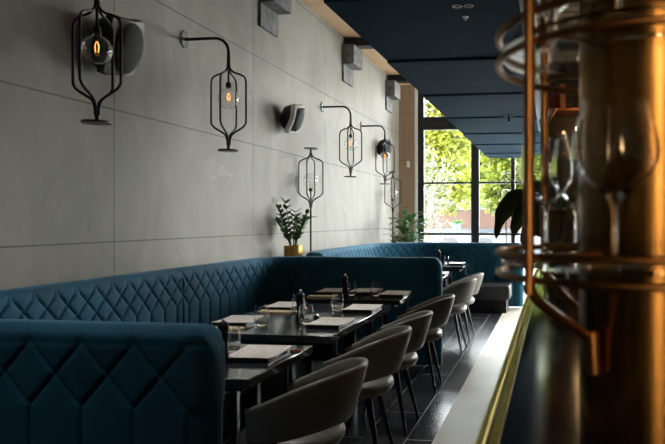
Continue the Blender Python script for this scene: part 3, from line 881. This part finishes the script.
# ------------------------------------------------------------------ fittings on the navy ceiling
t = thing('downlight', 'twin ring downlight in the navy ceiling', 'light', (-0.515, 3.72, 2.69))
for sy in (-1, 1):
    m = MB(); m.lathe([(0.018, 0.0), (0.030, 0.0), (0.031, -0.006), (0.024, -0.010), (0.017, -0.006)], (sy * 0.033, 0, 0), 24, closed=True); m.build('trim_ring', M['steel'], t)
    MB().lathe([(0.0005, -0.001), (0.018, -0.001), (0.018, 0.004), (0.0005, 0.004)], (sy * 0.033, 0, 0), 20).build('lens', M['dim_lens'], t)
tag(MB().lathe([(0.0005, -0.02), (0.008, -0.02), (0.010, -0.008), (0.02, -0.004), (0.021, 0.0), (0.0005, 0.0)], n=18).build('sprinkler', M['steel'], None, (-0.53, 3.93, 2.69)), 'small sprinkler head just past the twin downlight', 'sprinkler')
def track_spot(label, loc, w):
    t = thing('ceiling_spotlight', label, 'light', loc, 0, 'small black spotlights on the navy ceiling')
    MB().box(-w, w, -0.012, 0.012, -0.014, 0.0).build('rail', M['black'], t, smooth=False)
    MB().tube([(0, 0, -0.014), (0.01, -0.02, -0.09)], 0.018, 12).build('head', M['black'], t)
    return t
track_spot('small black spotlight rail on the navy ceiling', (-0.52, 7.7, 2.695), 0.07)
track_spot('small black spotlight on the navy ceiling, farther and beside the pole', (-0.36, 9.2, 2.695), 0.05)

# ------------------------------------------------------------------ plants
def pot_mesh(r, h, taper=0.92):
    return MB().lathe([(0.0005, 0), (r * taper, 0), (r, h * 0.5), (r, h), (r * 0.93, h), (r * 0.93, h * 0.86), (0.0005, h * 0.86)], n=32)
t = thing('potted_plant', 'glossy leaved plant in a gold pot behind the banquette', 'plant', (-2.995, 7.22, 1.0))
pot_mesh(0.105, 0.155).build('pot', M['gold'], t)
MB().lathe([(0.0005, 0.13), (0.096, 0.13), (0.09, 0.138), (0.0005, 0.142)], n=20).build('soil', M['soil'], t)
rng = random.Random(3)
stems = MB(); lv = MB()
for az, lean, L in ((200, 0.28, 0.46), (150, 0.22, 0.52), (250, 0.40, 0.36), (95, 0.2, 0.40), (20, 0.30, 0.40), (-20, 0.5, 0.34), (300, 0.35, 0.42), (180, 0.5, 0.33), (60, 0.1, 0.32)):
    a = R(az); pts = []
    for k in range(9):
        q = k / 8
        rr = 0.03 + lean * L * q ** 1.3
        pts.append(Vector((max(rr * math.cos(a), -0.17), rr * math.sin(a), 0.13 + L * q * math.cos(lean * q * 0.7))))
    stems.tube(pts, [0.007 - 0.005 * k / 8 for k in range(9)], 6)
    for k in range(2, 9):
        for sd in (-1, 1):
            d = Vector((math.cos(a + sd * 1.3), math.sin(a + sd * 1.3), 0.75))
            if pts[k].x < -0.1 and d.x < 0: d.x *= 0.2
            lv.leaf(pts[k], d, (rng.uniform(-.3, .3), rng.uniform(-.3, .3), 1), rng.uniform(0.085, 0.12), 0.046, 0.12, 4, 0.15)
stems.build('stems', M['zz'], t); lv.build('leaves', M['zz'], t)

t = thing('potted_plant', 'broad leaved green plant by the window and timber pillar', 'plant', (-2.66, 11.75, 0))
pot_mesh(0.2, 0.5).build('pot', M['plinth'], t)
MB().lathe([(0.0005, 0.42), (0.18, 0.42), (0.0005, 0.45)], n=20).build('soil', M['soil'], t)
stems = MB(); lv = MB()
for k in range(24):
    a = rng.uniform(0, 2 * PI); L = rng.uniform(0.6, 1.15); r1 = rng.uniform(0.05, 0.28)
    p1 = Vector((r1 * math.cos(a), r1 * math.sin(a), 0.43 + L))
    stems.tube([(0.03 * math.cos(a), 0.03 * math.sin(a), 0.42), (r1 * .4 * math.cos(a), r1 * .4 * math.sin(a), 0.43 + L * 0.6), p1], [0.010, 0.008, 0.004], 6)
    for j in range(4):
        b = a + rng.uniform(-1.6, 1.6)
        lv.leaf(p1 - Vector((0, 0, 0.06 * j)), (math.cos(b), math.sin(b), rng.uniform(0.1, 0.9)), (0, 0, 1), rng.uniform(0.2, 0.31), rng.uniform(0.075, 0.105), 0.4, 6, 0.2)
stems.build('stems', M['broad'], t); lv.build('leaves', M['broad'], t)

t = thing('potted_plant', 'dark drooping plant on the bar counter behind the brass pole', 'plant', (0.03, 4.3, 1.1))
pot_mesh(0.075, 0.13).build('pot', M['plinth'], t)
stems = MB(); lv = MB()
def blade(m, spine, W, roll):
    P = smooth_pts(spine, 4); n = len(P); vs = []; fs = []
    for i, p in enumerate(P):
        t = (P[min(i + 1, n - 1)] - P[max(i - 1, 0)]).normalized()
        flat = t.cross(Vector((0, 1, 0))); flat = flat.normalized() if flat.length > 1e-3 else Vector((1, 0, 0))
        wd = (flat * math.cos(roll) + Vector((0, 1, 0)) * math.sin(roll)); nr = t.cross(wd)
        w = W * 0.5 * math.sin(PI * min(1, 0.03 + 0.97 * i / (n - 1)) ** 0.75) + 0.0008
        rip = 0.06 * W * math.sin(i * 1.3)
        vs += [p - wd * w + nr * (w * 0.35 + rip), p - wd * w * .5 + nr * w * .12, p, p + wd * w * .5 + nr * w * .12, p + wd * w + nr * (w * 0.35 - rip)]
    for i in range(n - 1):
        for k in range(4):
            a_ = i * 5 + k; fs.append((a_, a_ + 1, a_ + 6, a_ + 5))
    m.add(vs, fs)
for st, sp_, W, ro in (
    ([(0, 0, .1), (-.10, 0, .45), (-.15, 0, .66)], [(-.15, 0, .66), (-.20, -.02, .78), (-.27, -.04, .80), (-.345, -.05, .68), (-.385, -.06, .50), (-.40, -.06, .32)], .15, .5),
    ([(0, .02, .1), (-.06, .03, .42), (-.10, .05, .68)], [(-.10, .05, .68), (-.13, .05, .80), (-.21, .06, .84), (-.30, .07, .76), (-.345, .08, .60)], .16, .75),
    ([(0, 0, .1), (-.08, -.02, .32), (-.12, -.03, .5)], [(-.12, -.03, .5), (-.16, -.04, .62), (-.22, -.06, .62), (-.27, -.08, .50), (-.285, -.08, .34)], .15, .4),
    ([(0, -.02, .1), (-.06, -.03, .25), (-.10, -.04, .36)], [(-.10, -.04, .36), (-.13, -.05, .46), (-.18, -.06, .46), (-.215, -.07, .34), (-.22, -.07, .22)], .13, .5),
    ([(0, .02, .1), (0.02, .05, .45), (0.03, .07, .66)], [(0.03, .07, .66), (0.0, .08, .80), (-.06, .09, .86), (-.13, .1, .82), (-.18, .1, .7)], .15, .9),
    ([(0, 0, .1), (.06, 0, .35), (.09, 0, .55)], [(.09, 0, .55), (.13, 0, .68), (.20, .02, .68), (.27, .03, .55), (.3, .03, .4)], .15, .5)):
    lowz = lambda q: [(a_, b_, 0.1 + (c_ - 0.1) * 0.56) for a_, b_, c_ in q]
    stems.tube(smooth_pts(lowz(st)), 0.008, 6); blade(lv, lowz(sp_), W, ro)
stems.build('stems', M['drape'], t); lv.build('leaves', M['drape'], t)

# ------------------------------------------------------------------ bar
bar = thing('bar_counter', 'dark polished bar counter with brass edging', 'bar', (0, 0, 0))
MB().box(-0.105, 0.75, -2.3, 7.6, 1.05, 1.10).build('countertop', M['counter'], bar, smooth=False, bevel=0.003)
MB().box(0.0, 0.7, -2.3, 7.5, 0, 1.05).build('body', M['dark_wood'], bar, smooth=False)
MB().box(-0.121, -0.1055, -2.3, 7.6, 1.05, 1.104).build('edging', M['edge'], bar, smooth=False, bevel=0.003, bseg=2)
MB().box(-0.099, -0.084, -2.3, 7.6, 1.1, 1.103).build('inlay', M['edge'], bar, smooth=False)

CX, CY = 0.143, 1.03
bcol = thing('brass_column', 'aged brass column with ring glass shelves on the bar', 'column', (CX, CY, 1.1))
MB().lathe([(0.0005, 0), (0.103, 0), (0.103, 0.62), (0.107, 0.63), (0.107, 0.66), (0.103, 0.67), (0.103, 1.6), (0.0005, 1.6)], n=64).build('shaft', M['column'], bcol)
RR = 0.228
def circ(r, z, n=72): return [(r * math.cos(2 * PI * k / n), r * math.sin(2 * PI * k / n), z) for k in range(n)]
for z in (1.369, 1.401, 1.690, 1.730):
    MB().tube(circ(RR, z - 1.1), 0.0055, 10, closed=True).build('ring', M['brass'], bcol)
for z in (1.383, 1.704):
    MB().lathe([(0.106, z - 1.1), (RR - 0.004, z - 1.1), (RR - 0.004, z - 1.094), (0.106, z - 1.094)], n=64, closed=True).build('glass_shelf', M['clear'], bcol)
for k in range(4):
    a = R(222.3 + 90 * k); ca, sa = math.cos(a), math.sin(a)
    pts = [(0.236 * ca, 0.236 * sa, 1.3), (0.236 * ca, 0.236 * sa, 0.33), (0.236 * ca, 0.236 * sa, 0.29), (0.2355 * ca, 0.2355 * sa, 0.272), (0.232 * ca, 0.232 * sa, 0.255), (0.215 * ca, 0.215 * sa, 0.237), (0.17 * ca, 0.17 * sa, 0.208), (0.112 * ca, 0.112 * sa, 0.175)]
    MB().tube(smooth_pts(pts), 0.0075, 12).build('pole', M['brass'], bcol)
    MB().tube([(0.118 * ca, 0.118 * sa, 0.19), (0.114 * ca, 0.114 * sa, 0.13)], 0.011, 10).build('pole_bracket', M['brass'], bcol)
    for z in (0.3, 0.605):
        MB().tube([(0.10 * ca, 0.10 * sa, z), (0.23 * ca, 0.23 * sa, z)], 0.004, 8).build('shelf_strut', M['brass'], bcol)

def wine_mesh():
    o = [(0.0005, 0.0), (0.036, 0.0), (0.036, 0.0015), (0.012, 0.006), (0.0045, 0.012), (0.0035, 0.04), (0.004, 0.075), (0.009, 0.086), (0.026, 0.103),
         (0.044, 0.118), (0.0545, 0.134), (0.0575, 0.148), (0.0555, 0.166), (0.049, 0.190), (0.0425, 0.216)]
    i = [(0.0415, 0.216), (0.048, 0.190), (0.0543, 0.166), (0.0562, 0.148), (0.0532, 0.1345), (0.043, 0.1195), (0.025, 0.105), (0.008, 0.090), (0.0005, 0.088)]
    return MB().lathe(o + i, n=40)
w0_ = None
zz1, zz2 = 1.3895, 1.7105
for lb, x, y, z in (('large wine glass at the front of the lower ring shelf', 0.080, 0.868, zz1),
                    ('wine glass on the lower ring shelf just right of the brass pole', -0.012, 1.10, zz1),
                    ('wine glass at the back of the lower ring shelf, left of the column', 0.040, 1.192, zz1),
                    ('wine glass at the back right of the lower ring shelf', 0.27, 1.16, zz1),
                    ('wine glass on the upper ring shelf behind the brass pole', -0.005, 1.12, zz2),
                    ('wine glass on the upper ring shelf, left of the column', 0.005, 0.98, zz2),
                    ('wine glass at the front of the upper ring shelf', 0.085, 0.868, zz2)):
    if w0_ is None:
        w0_ = tag(wine_mesh().build('wine_glass', M['clear'], None, (x, y, z)), lb, 'wine glass', 'wine glasses on the ring shelves')
    else:
        c = w0_.copy(); C.objects.link(c); c.location = (x, y, z); c['label'] = lb
        c.scale = (0.8, 0.8, 0.95) if y > 1.0 else (1, 1, 1)

# back bar unit standing at the far end of the counter
u = thing('bottle_gantry', 'dark shelving unit with copper posts at the far end of the bar', 'shelving', (0.0, 6.5, 1.1))
MB().box(-0.055, 0.75, 0.365, 0.40, 0, 2.0).build('back_panel', M['dark_wood'], u, smooth=False)
for x in (-0.085, 0.74):
    for y in (0.0, 0.38):
        MB().tube([(x, y, 0), (x, y, 1.56)], 0.014, 10).build('post', M['brass'], u)
for z in (0.45, 0.95, 1.43):
    MB().box(-0.09, 0.75, -0.02, 0.36, z, z + 0.025).build('shelf', M['copper'], u, smooth=False, bevel=0.003, bseg=2)
MB().tube(smooth_pts([(-0.085, -0.02, 1.15), (-0.075, -0.03, 1.27), (-0.02, -0.03, 1.36), (0.04, -0.03, 1.45)]), 0.011, 8).build('brace', M['brass'], u)
def bottle(label, x, y, z, mat, h=0.29, r=0.037):
    o = MB().lathe([(0.0005, 0), (r, 0), (r, h * 0.55), (r * 0.85, h * 0.65), (r * 0.38, h * 0.75), (r * 0.35, h * 0.97), (r * 0.42, h * 0.97), (r * 0.42, h), (0.0005, h)], n=20).build('bottle', mat, None, (x, y, z))
    return tag(o, label, 'bottle', 'bottles on the far shelving')
zs_ = [1.1 + q + 0.025 for q in (0.45, 0.95, 1.43)]
bottle('squat dark red bottle on the top shelf of the far shelving', 0.0, 6.58, zs_[2], M['bottle'], 0.26, 0.062)
tag(MB().box(-0.028, 0.028, -0.03, 0.03, 0, 0.25).build('carton', M['copper'], None, (0.095, 6.58, zs_[2]), bevel=0.004), 'slim copper coloured carton on the top shelf of the far shelving', 'carton')
def martini(label, x, y, z, flip=False):
    pr = [(0.0005, 0), (0.034, 0), (0.034, 0.002), (0.006, 0.006), (0.0035, 0.02), (0.0035, 0.12), (0.05, 0.19), (0.049, 0.19), (0.001, 0.124)]
    if flip: pr = [(r, 0.19 - zz) for r, zz in reversed(pr)]
    return tag(MB().lathe(pr, n=20).build('cocktail_glass', M['clear'], None, (x, y, z)), label, 'glass', 'cocktail glasses on the far shelving')
martini('cocktail glass on the top shelf of the far shelving', 0.18, 6.6, zs_[2])
for i, (x, lb) in enumerate(((-0.03, 'upturned cocktail glass under the brass brace on the far shelving'), (0.07, 'upturned cocktail glass in the middle of the far shelving'), (0.17, 'upturned cocktail glass toward the column on the far shelving'))):
    martini(lb, x, 6.55, zs_[1], True)
for i, (x, mt, lb) in enumerate(((-0.03, 'amber', 'amber bottle at the aisle end of the lower far shelf'), (0.07, 'bottle', 'dark bottle beside the amber one on the lower far shelf'), (0.17, 'amber', 'amber bottle nearest the column on the lower far shelf'))):
    bottle(lb, x, 6.6, zs_[0], M[mt], 0.3, 0.036)
t = thing('shelf_lamp', 'small warm lamp glowing on the far shelving', 'lamp', (0.245, 6.52, zs_[1]))
MB().lathe([(0.0005, 0), (0.03, 0), (0.03, 0.02), (0.008, 0.03), (0.008, 0.25), (0.0005, 0.25)], n=16).build('stand', M['brass'], t)
MB().sphere((0, 0, 0.275), 0.028, 16, 10).build('globe', M['lamp'], t)

# ------------------------------------------------------------------ outside
g = MB().box(-60, 60, YE + 0.25, 90, -0.25, -0.05)
struct(g.build('ground_outside', M['paving'], smooth=False), 'pale paving outside the window', 'ground')
b = thing('brick_building', 'low red brick building with a white band across the street', 'building', (0, 36, -0.05))
MB().box(-16, 18, 0, 6, 1.05, 2.05).build('brick_wall', M['red_brick'], b, smooth=False)
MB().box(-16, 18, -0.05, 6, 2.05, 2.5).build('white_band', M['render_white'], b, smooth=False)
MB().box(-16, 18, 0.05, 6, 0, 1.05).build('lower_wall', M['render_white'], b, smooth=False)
for x in (-8.5, -4.5, -0.5, 3.5): MB().box(x, x + 1.6, -0.02, 0.1, 0.05, 0.95).build('window', M['glassblack'], b, smooth=False)
# white barrier wall before the street
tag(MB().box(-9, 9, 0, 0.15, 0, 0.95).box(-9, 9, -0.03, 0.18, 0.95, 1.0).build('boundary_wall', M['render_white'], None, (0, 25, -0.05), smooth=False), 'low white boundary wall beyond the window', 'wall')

def tree(label, loc, trunk_h, blobs, mat, nleaf, size, seed, name='tree'):
    rg = random.Random(seed)
    t = thing(name, label, 'tree', loc, 0, 'trees outside the window')
    tr = MB()
    tr.tube([(0, 0, 0), (0.05, 0, trunk_h * 0.5), (0, 0.05, trunk_h)], [0.16, 0.12, 0.09], 8)
    for (bx, by, bz, r) in blobs:
        tr.tube([(0, 0.02, trunk_h * 0.7), (bx * 0.5, by * 0.5, (trunk_h + bz) / 2), (bx, by, bz)], [0.07, 0.045, 0.015], 6)
    tr.build('trunk', M['bark'], t)
    lv = MB(); tot = sum(r ** 2 for *_, r in blobs)
    for (bx, by, bz, r) in blobs:
        for k in range(int(nleaf * r * r / tot)):
            v = Vector((rg.gauss(0, 1), rg.gauss(0, 1), rg.gauss(0, 1))).normalized() * r * rg.uniform(0.35, 1.0)
            p = Vector((bx, by, bz)) + Vector((v.x, v.y, v.z * 0.8))
            d = Vector((rg.uniform(-1, 1), rg.uniform(-1, 1), rg.uniform(-0.8, 0.4)))
            lv.leaf(p, d, (rg.uniform(-.6, .6), rg.uniform(-.6, .6), 1), size * rg.uniform(0.7, 1.3), size * 0.65, 0.2, 2, 0.15)
    lv.build('foliage', mat, t)
    return t
tree('pale sparse olive tree close outside the left panes', (-3.4, 17.0, -0.05), 1.0, [(0, 0, 2.0, 0.8), (0.3, 0.2, 2.7, 0.7), (-0.3, 0, 3.1, 0.7), (0.2, -0.2, 1.25, 0.65), (-0.5, 0.1, 1.5, 0.55)], M['olive'], 1900, 0.085, 1, 'olive_tree')
tree('bright lime tree filling the left of the window', (-5.5, 27.4, -0.05), 1.6, [(0, 0, 4.0, 2.1), (1.2, 0.4, 5.6, 1.7), (-1.6, 0, 5.4, 1.8), (0.4, 0.5, 7.0, 1.8), (1.2, -.2, 2.9, 1.4), (-1.4, 0, 2.9, 1.4)], M['lime'], 7600, 0.29, 2)
tree('bright lime tree in the middle of the window', (-1.7, 32.3, -0.05), 1.6, [(0, 0, 4.0, 2.0), (0.9, 0.4, 5.4, 1.8), (-1.0, 0, 5.6, 1.8), (0.2, 0.5, 7.2, 1.8), (1.0, 0, 2.8, 1.4), (-.9, 0, 2.7, 1.3)], M['green'], 7600, 0.32, 3)
tree('lime tree at the right of the window behind the brass pole', (2.8, 27.4, -0.05), 1.6, [(0, 0, 4.0, 2.0), (1.2, 0.4, 5.4, 1.8), (-1.0, 0, 5.4, 1.8), (0.2, 0.5, 7.0, 1.8), (-.7, 0, 2.8, 1.4)], M['lime'], 4200, 0.28, 4)
tree('tall green tree farthest back beyond the brick building', (-6.5, 52, -0.05), 3.0, [(0, 0, 5.5, 3.6), (4.2, 0.4, 7.0, 3.6), (-4, 0, 7.5, 3.2), (0.6, 0.5, 10.5, 3.6), (8.2, 0, 5.5, 3.4), (6.5, 0, 10.6, 3.6)], M['green'], 9000, 0.8, 5)

t = thing('potted_plant', 'small plant in a blue pot on the white wall outside', 'plant', (-3.73, 25.07, 0.95))
pot_mesh(0.17, 0.36).build('pot', M['blue_pot'], t)
lv = MB()
for k in range(60):
    a = rng.uniform(0, 2 * PI)
    lv.leaf((0.05 * math.cos(a), 0.05 * math.sin(a), 0.30), (math.cos(a), math.sin(a), rng.uniform(0.2, 1.6)), (0, 0, 1), rng.uniform(0.2, 0.38), 0.05, 0.4, 4, 0.2)
lv.build('leaves', M['broad'], t)
def out_chair(label, loc):
    t = thing('garden_chair', label, 'chair', loc, 0, 'grey chairs outside the window')
    pts = [(-0.27, 0.2, 0.0), (-0.27, 0.2, 0.85), (-0.2, 0.2, 0.93), (0.2, 0.2, 0.93), (0.27, 0.2, 0.85), (0.27, 0.2, 0.0)]
    MB().tube(pts, 0.018, 8).build('frame', M['wicker'], t)
    MB().box(-0.25, 0.25, 0.19, 0.215, 0.5, 0.92).build('backrest', M['wicker'], t, bevel=0.01)
    MB().box(-0.27, 0.27, -0.28, 0.22, 0.4, 0.46).build('seat', M['wicker'], t, bevel=0.015)
    for sx in (-1, 1):
        MB().tube([(sx * 0.25, -0.26, 0), (sx * 0.25, -0.26, 0.42)], 0.018, 8).build('leg', M['wicker'], t)
    return t
oc = out_chair('grey chair back outside the left window pane', (-3.25, 20, -0.05))
dup(oc, 'grey chair back outside beside the middle mullion', (-2.15, 20, -0.05))

# ------------------------------------------------------------------ light
w = bpy.data.worlds.new('sky'); sc.world = w; w.use_nodes = True
nt = w.node_tree; bg = nt.nodes['Background']
tcw = nt.nodes.new('ShaderNodeTexCoord'); sx = nt.nodes.new('ShaderNodeSeparateXYZ'); nt.links.new(tcw.outputs['Generated'], sx.inputs[0])
rp = nt.nodes.new('ShaderNodeValToRGB'); rp.color_ramp.elements[0].color = (1.0, 0.985, 0.95, 1); rp.color_ramp.elements[1].color = (0.72, 0.84, 1.0, 1)
rp.color_ramp.elements[0].position = 0.05; rp.color_ramp.elements[1].position = 0.9
nt.links.new(sx.outputs[2], rp.inputs['Fac']); nt.links.new(rp.outputs['Color'], bg.inputs['Color'])
bg.inputs['Strength'].default_value = 35
def light(name, typ, loc, rot, energy, col, **kw):
    d = bpy.data.lights.new(name, typ); d.energy = energy; d.color = col
    for k, v in kw.items(): setattr(d, k, v)
    o = bpy.data.objects.new(name, d); C.objects.link(o); o.location = loc; o.rotation_euler = rot
    return o
light('sun', 'SUN', (0, 0, 20), (R(38), R(-20), 0), 5.0, (1, 0.95, 0.85), angle=R(1))
po = light('window_portal', 'AREA', (0, YE + 0.14, 2.2), (R(-90), 0, 0), 1.0, (1, 1, 1), shape='RECTANGLE', size=5.6, size_y=4.3)
po.data.cycles.is_portal = True
po2 = light('added_window_portal', 'AREA', (6.96, 11.75, 2.35), (0, R(90), 0), 1.0, (1, 1, 1), shape='RECTANGLE', size=4.1, size_y=3.2)
po2.data.cycles.is_portal = True
# assumed warm light without fixture, above the counter behind the viewer
def aim(o, tgt):
    o.rotation_euler = (Vector(tgt) - o.location).to_track_quat('-Z', 'Y').to_euler()
lb_ = light('assumed_bar_light', 'AREA', (0.56, -1.2, 1.75), (0, 0, 0), 1.5, (1, 0.64, 0.3), shape='RECTANGLE', size=0.12, size_y=1.3)  # unseen area light, added for its gold reflection on the brass column
lb_.data.spread = R(45)
lb_.rotation_euler = (R(90), 0, math.atan2(0.56 - CX, CY + 1.2))
for yy, en in ((2.95, 170), (4.1, 170), (5.2, 70), (7.9, 110), (9.5, 80)):
    light('overhead_fill', 'SPOT', (-1.62, yy, 4.2), (0, 0, 0), en, (1, 0.98, 0.95), spot_size=R(40), spot_blend=0.7, shadow_soft_size=0.12)  # unseen spots without fixtures, added to brighten tabletops and menus
for xx, yy in ((-2.3, 0.7),):
    light('overhead_fill', 'SPOT', (xx, yy, 4.15), (R(16), 0, 0), 70, (1, 0.98, 0.95), spot_size=R(50), spot_blend=0.8, shadow_soft_size=0.15)  # unseen fill spot, added to light the outer face of the near banquette
lb2 = light('assumed_gantry_light', 'POINT', (0.3, 6.2, 2.5), (0, 0, 0), 2.0, (1, 0.6, 0.28), shadow_soft_size=0.05)  # unseen point light without fixture, assumed for the warm light on the far shelving

# ------------------------------------------------------------------ camera
cd = bpy.data.cameras.new('camera'); cam = bpy.data.objects.new('camera', cd); C.objects.link(cam); sc.camera = cam
cd.sensor_width = 36; cd.lens = 650 / 665 * 36
cd.shift_x = -(463 - 332.5) / 665; cd.shift_y = -2 / 665
cam.location = (0, 0, 1.45); cam.rotation_euler = (R(90), 0, math.atan(90 / 650))
cd.clip_start = 0.05; cd.clip_end = 300
cd.dof.use_dof = True; cd.dof.focus_distance = 5.0; cd.dof.aperture_fstop = 4.5

sc.view_settings.view_transform = 'Standard'; sc.view_settings.look = 'None'
sc.view_settings.exposure = 0.25; sc.view_settings.gamma = 1.0; sc.view_settings.use_curve_mapping = False
sc.cycles.max_bounces = 12; sc.cycles.transmission_bounces = 12; sc.cycles.transparent_max_bounces = 16; sc.cycles.diffuse_bounces = 5; sc.cycles.glossy_bounces = 5
sc.cycles.sample_clamp_indirect = 6.0
sc.cycles.caustics_refractive = False
sc.cycles.use_denoising = True
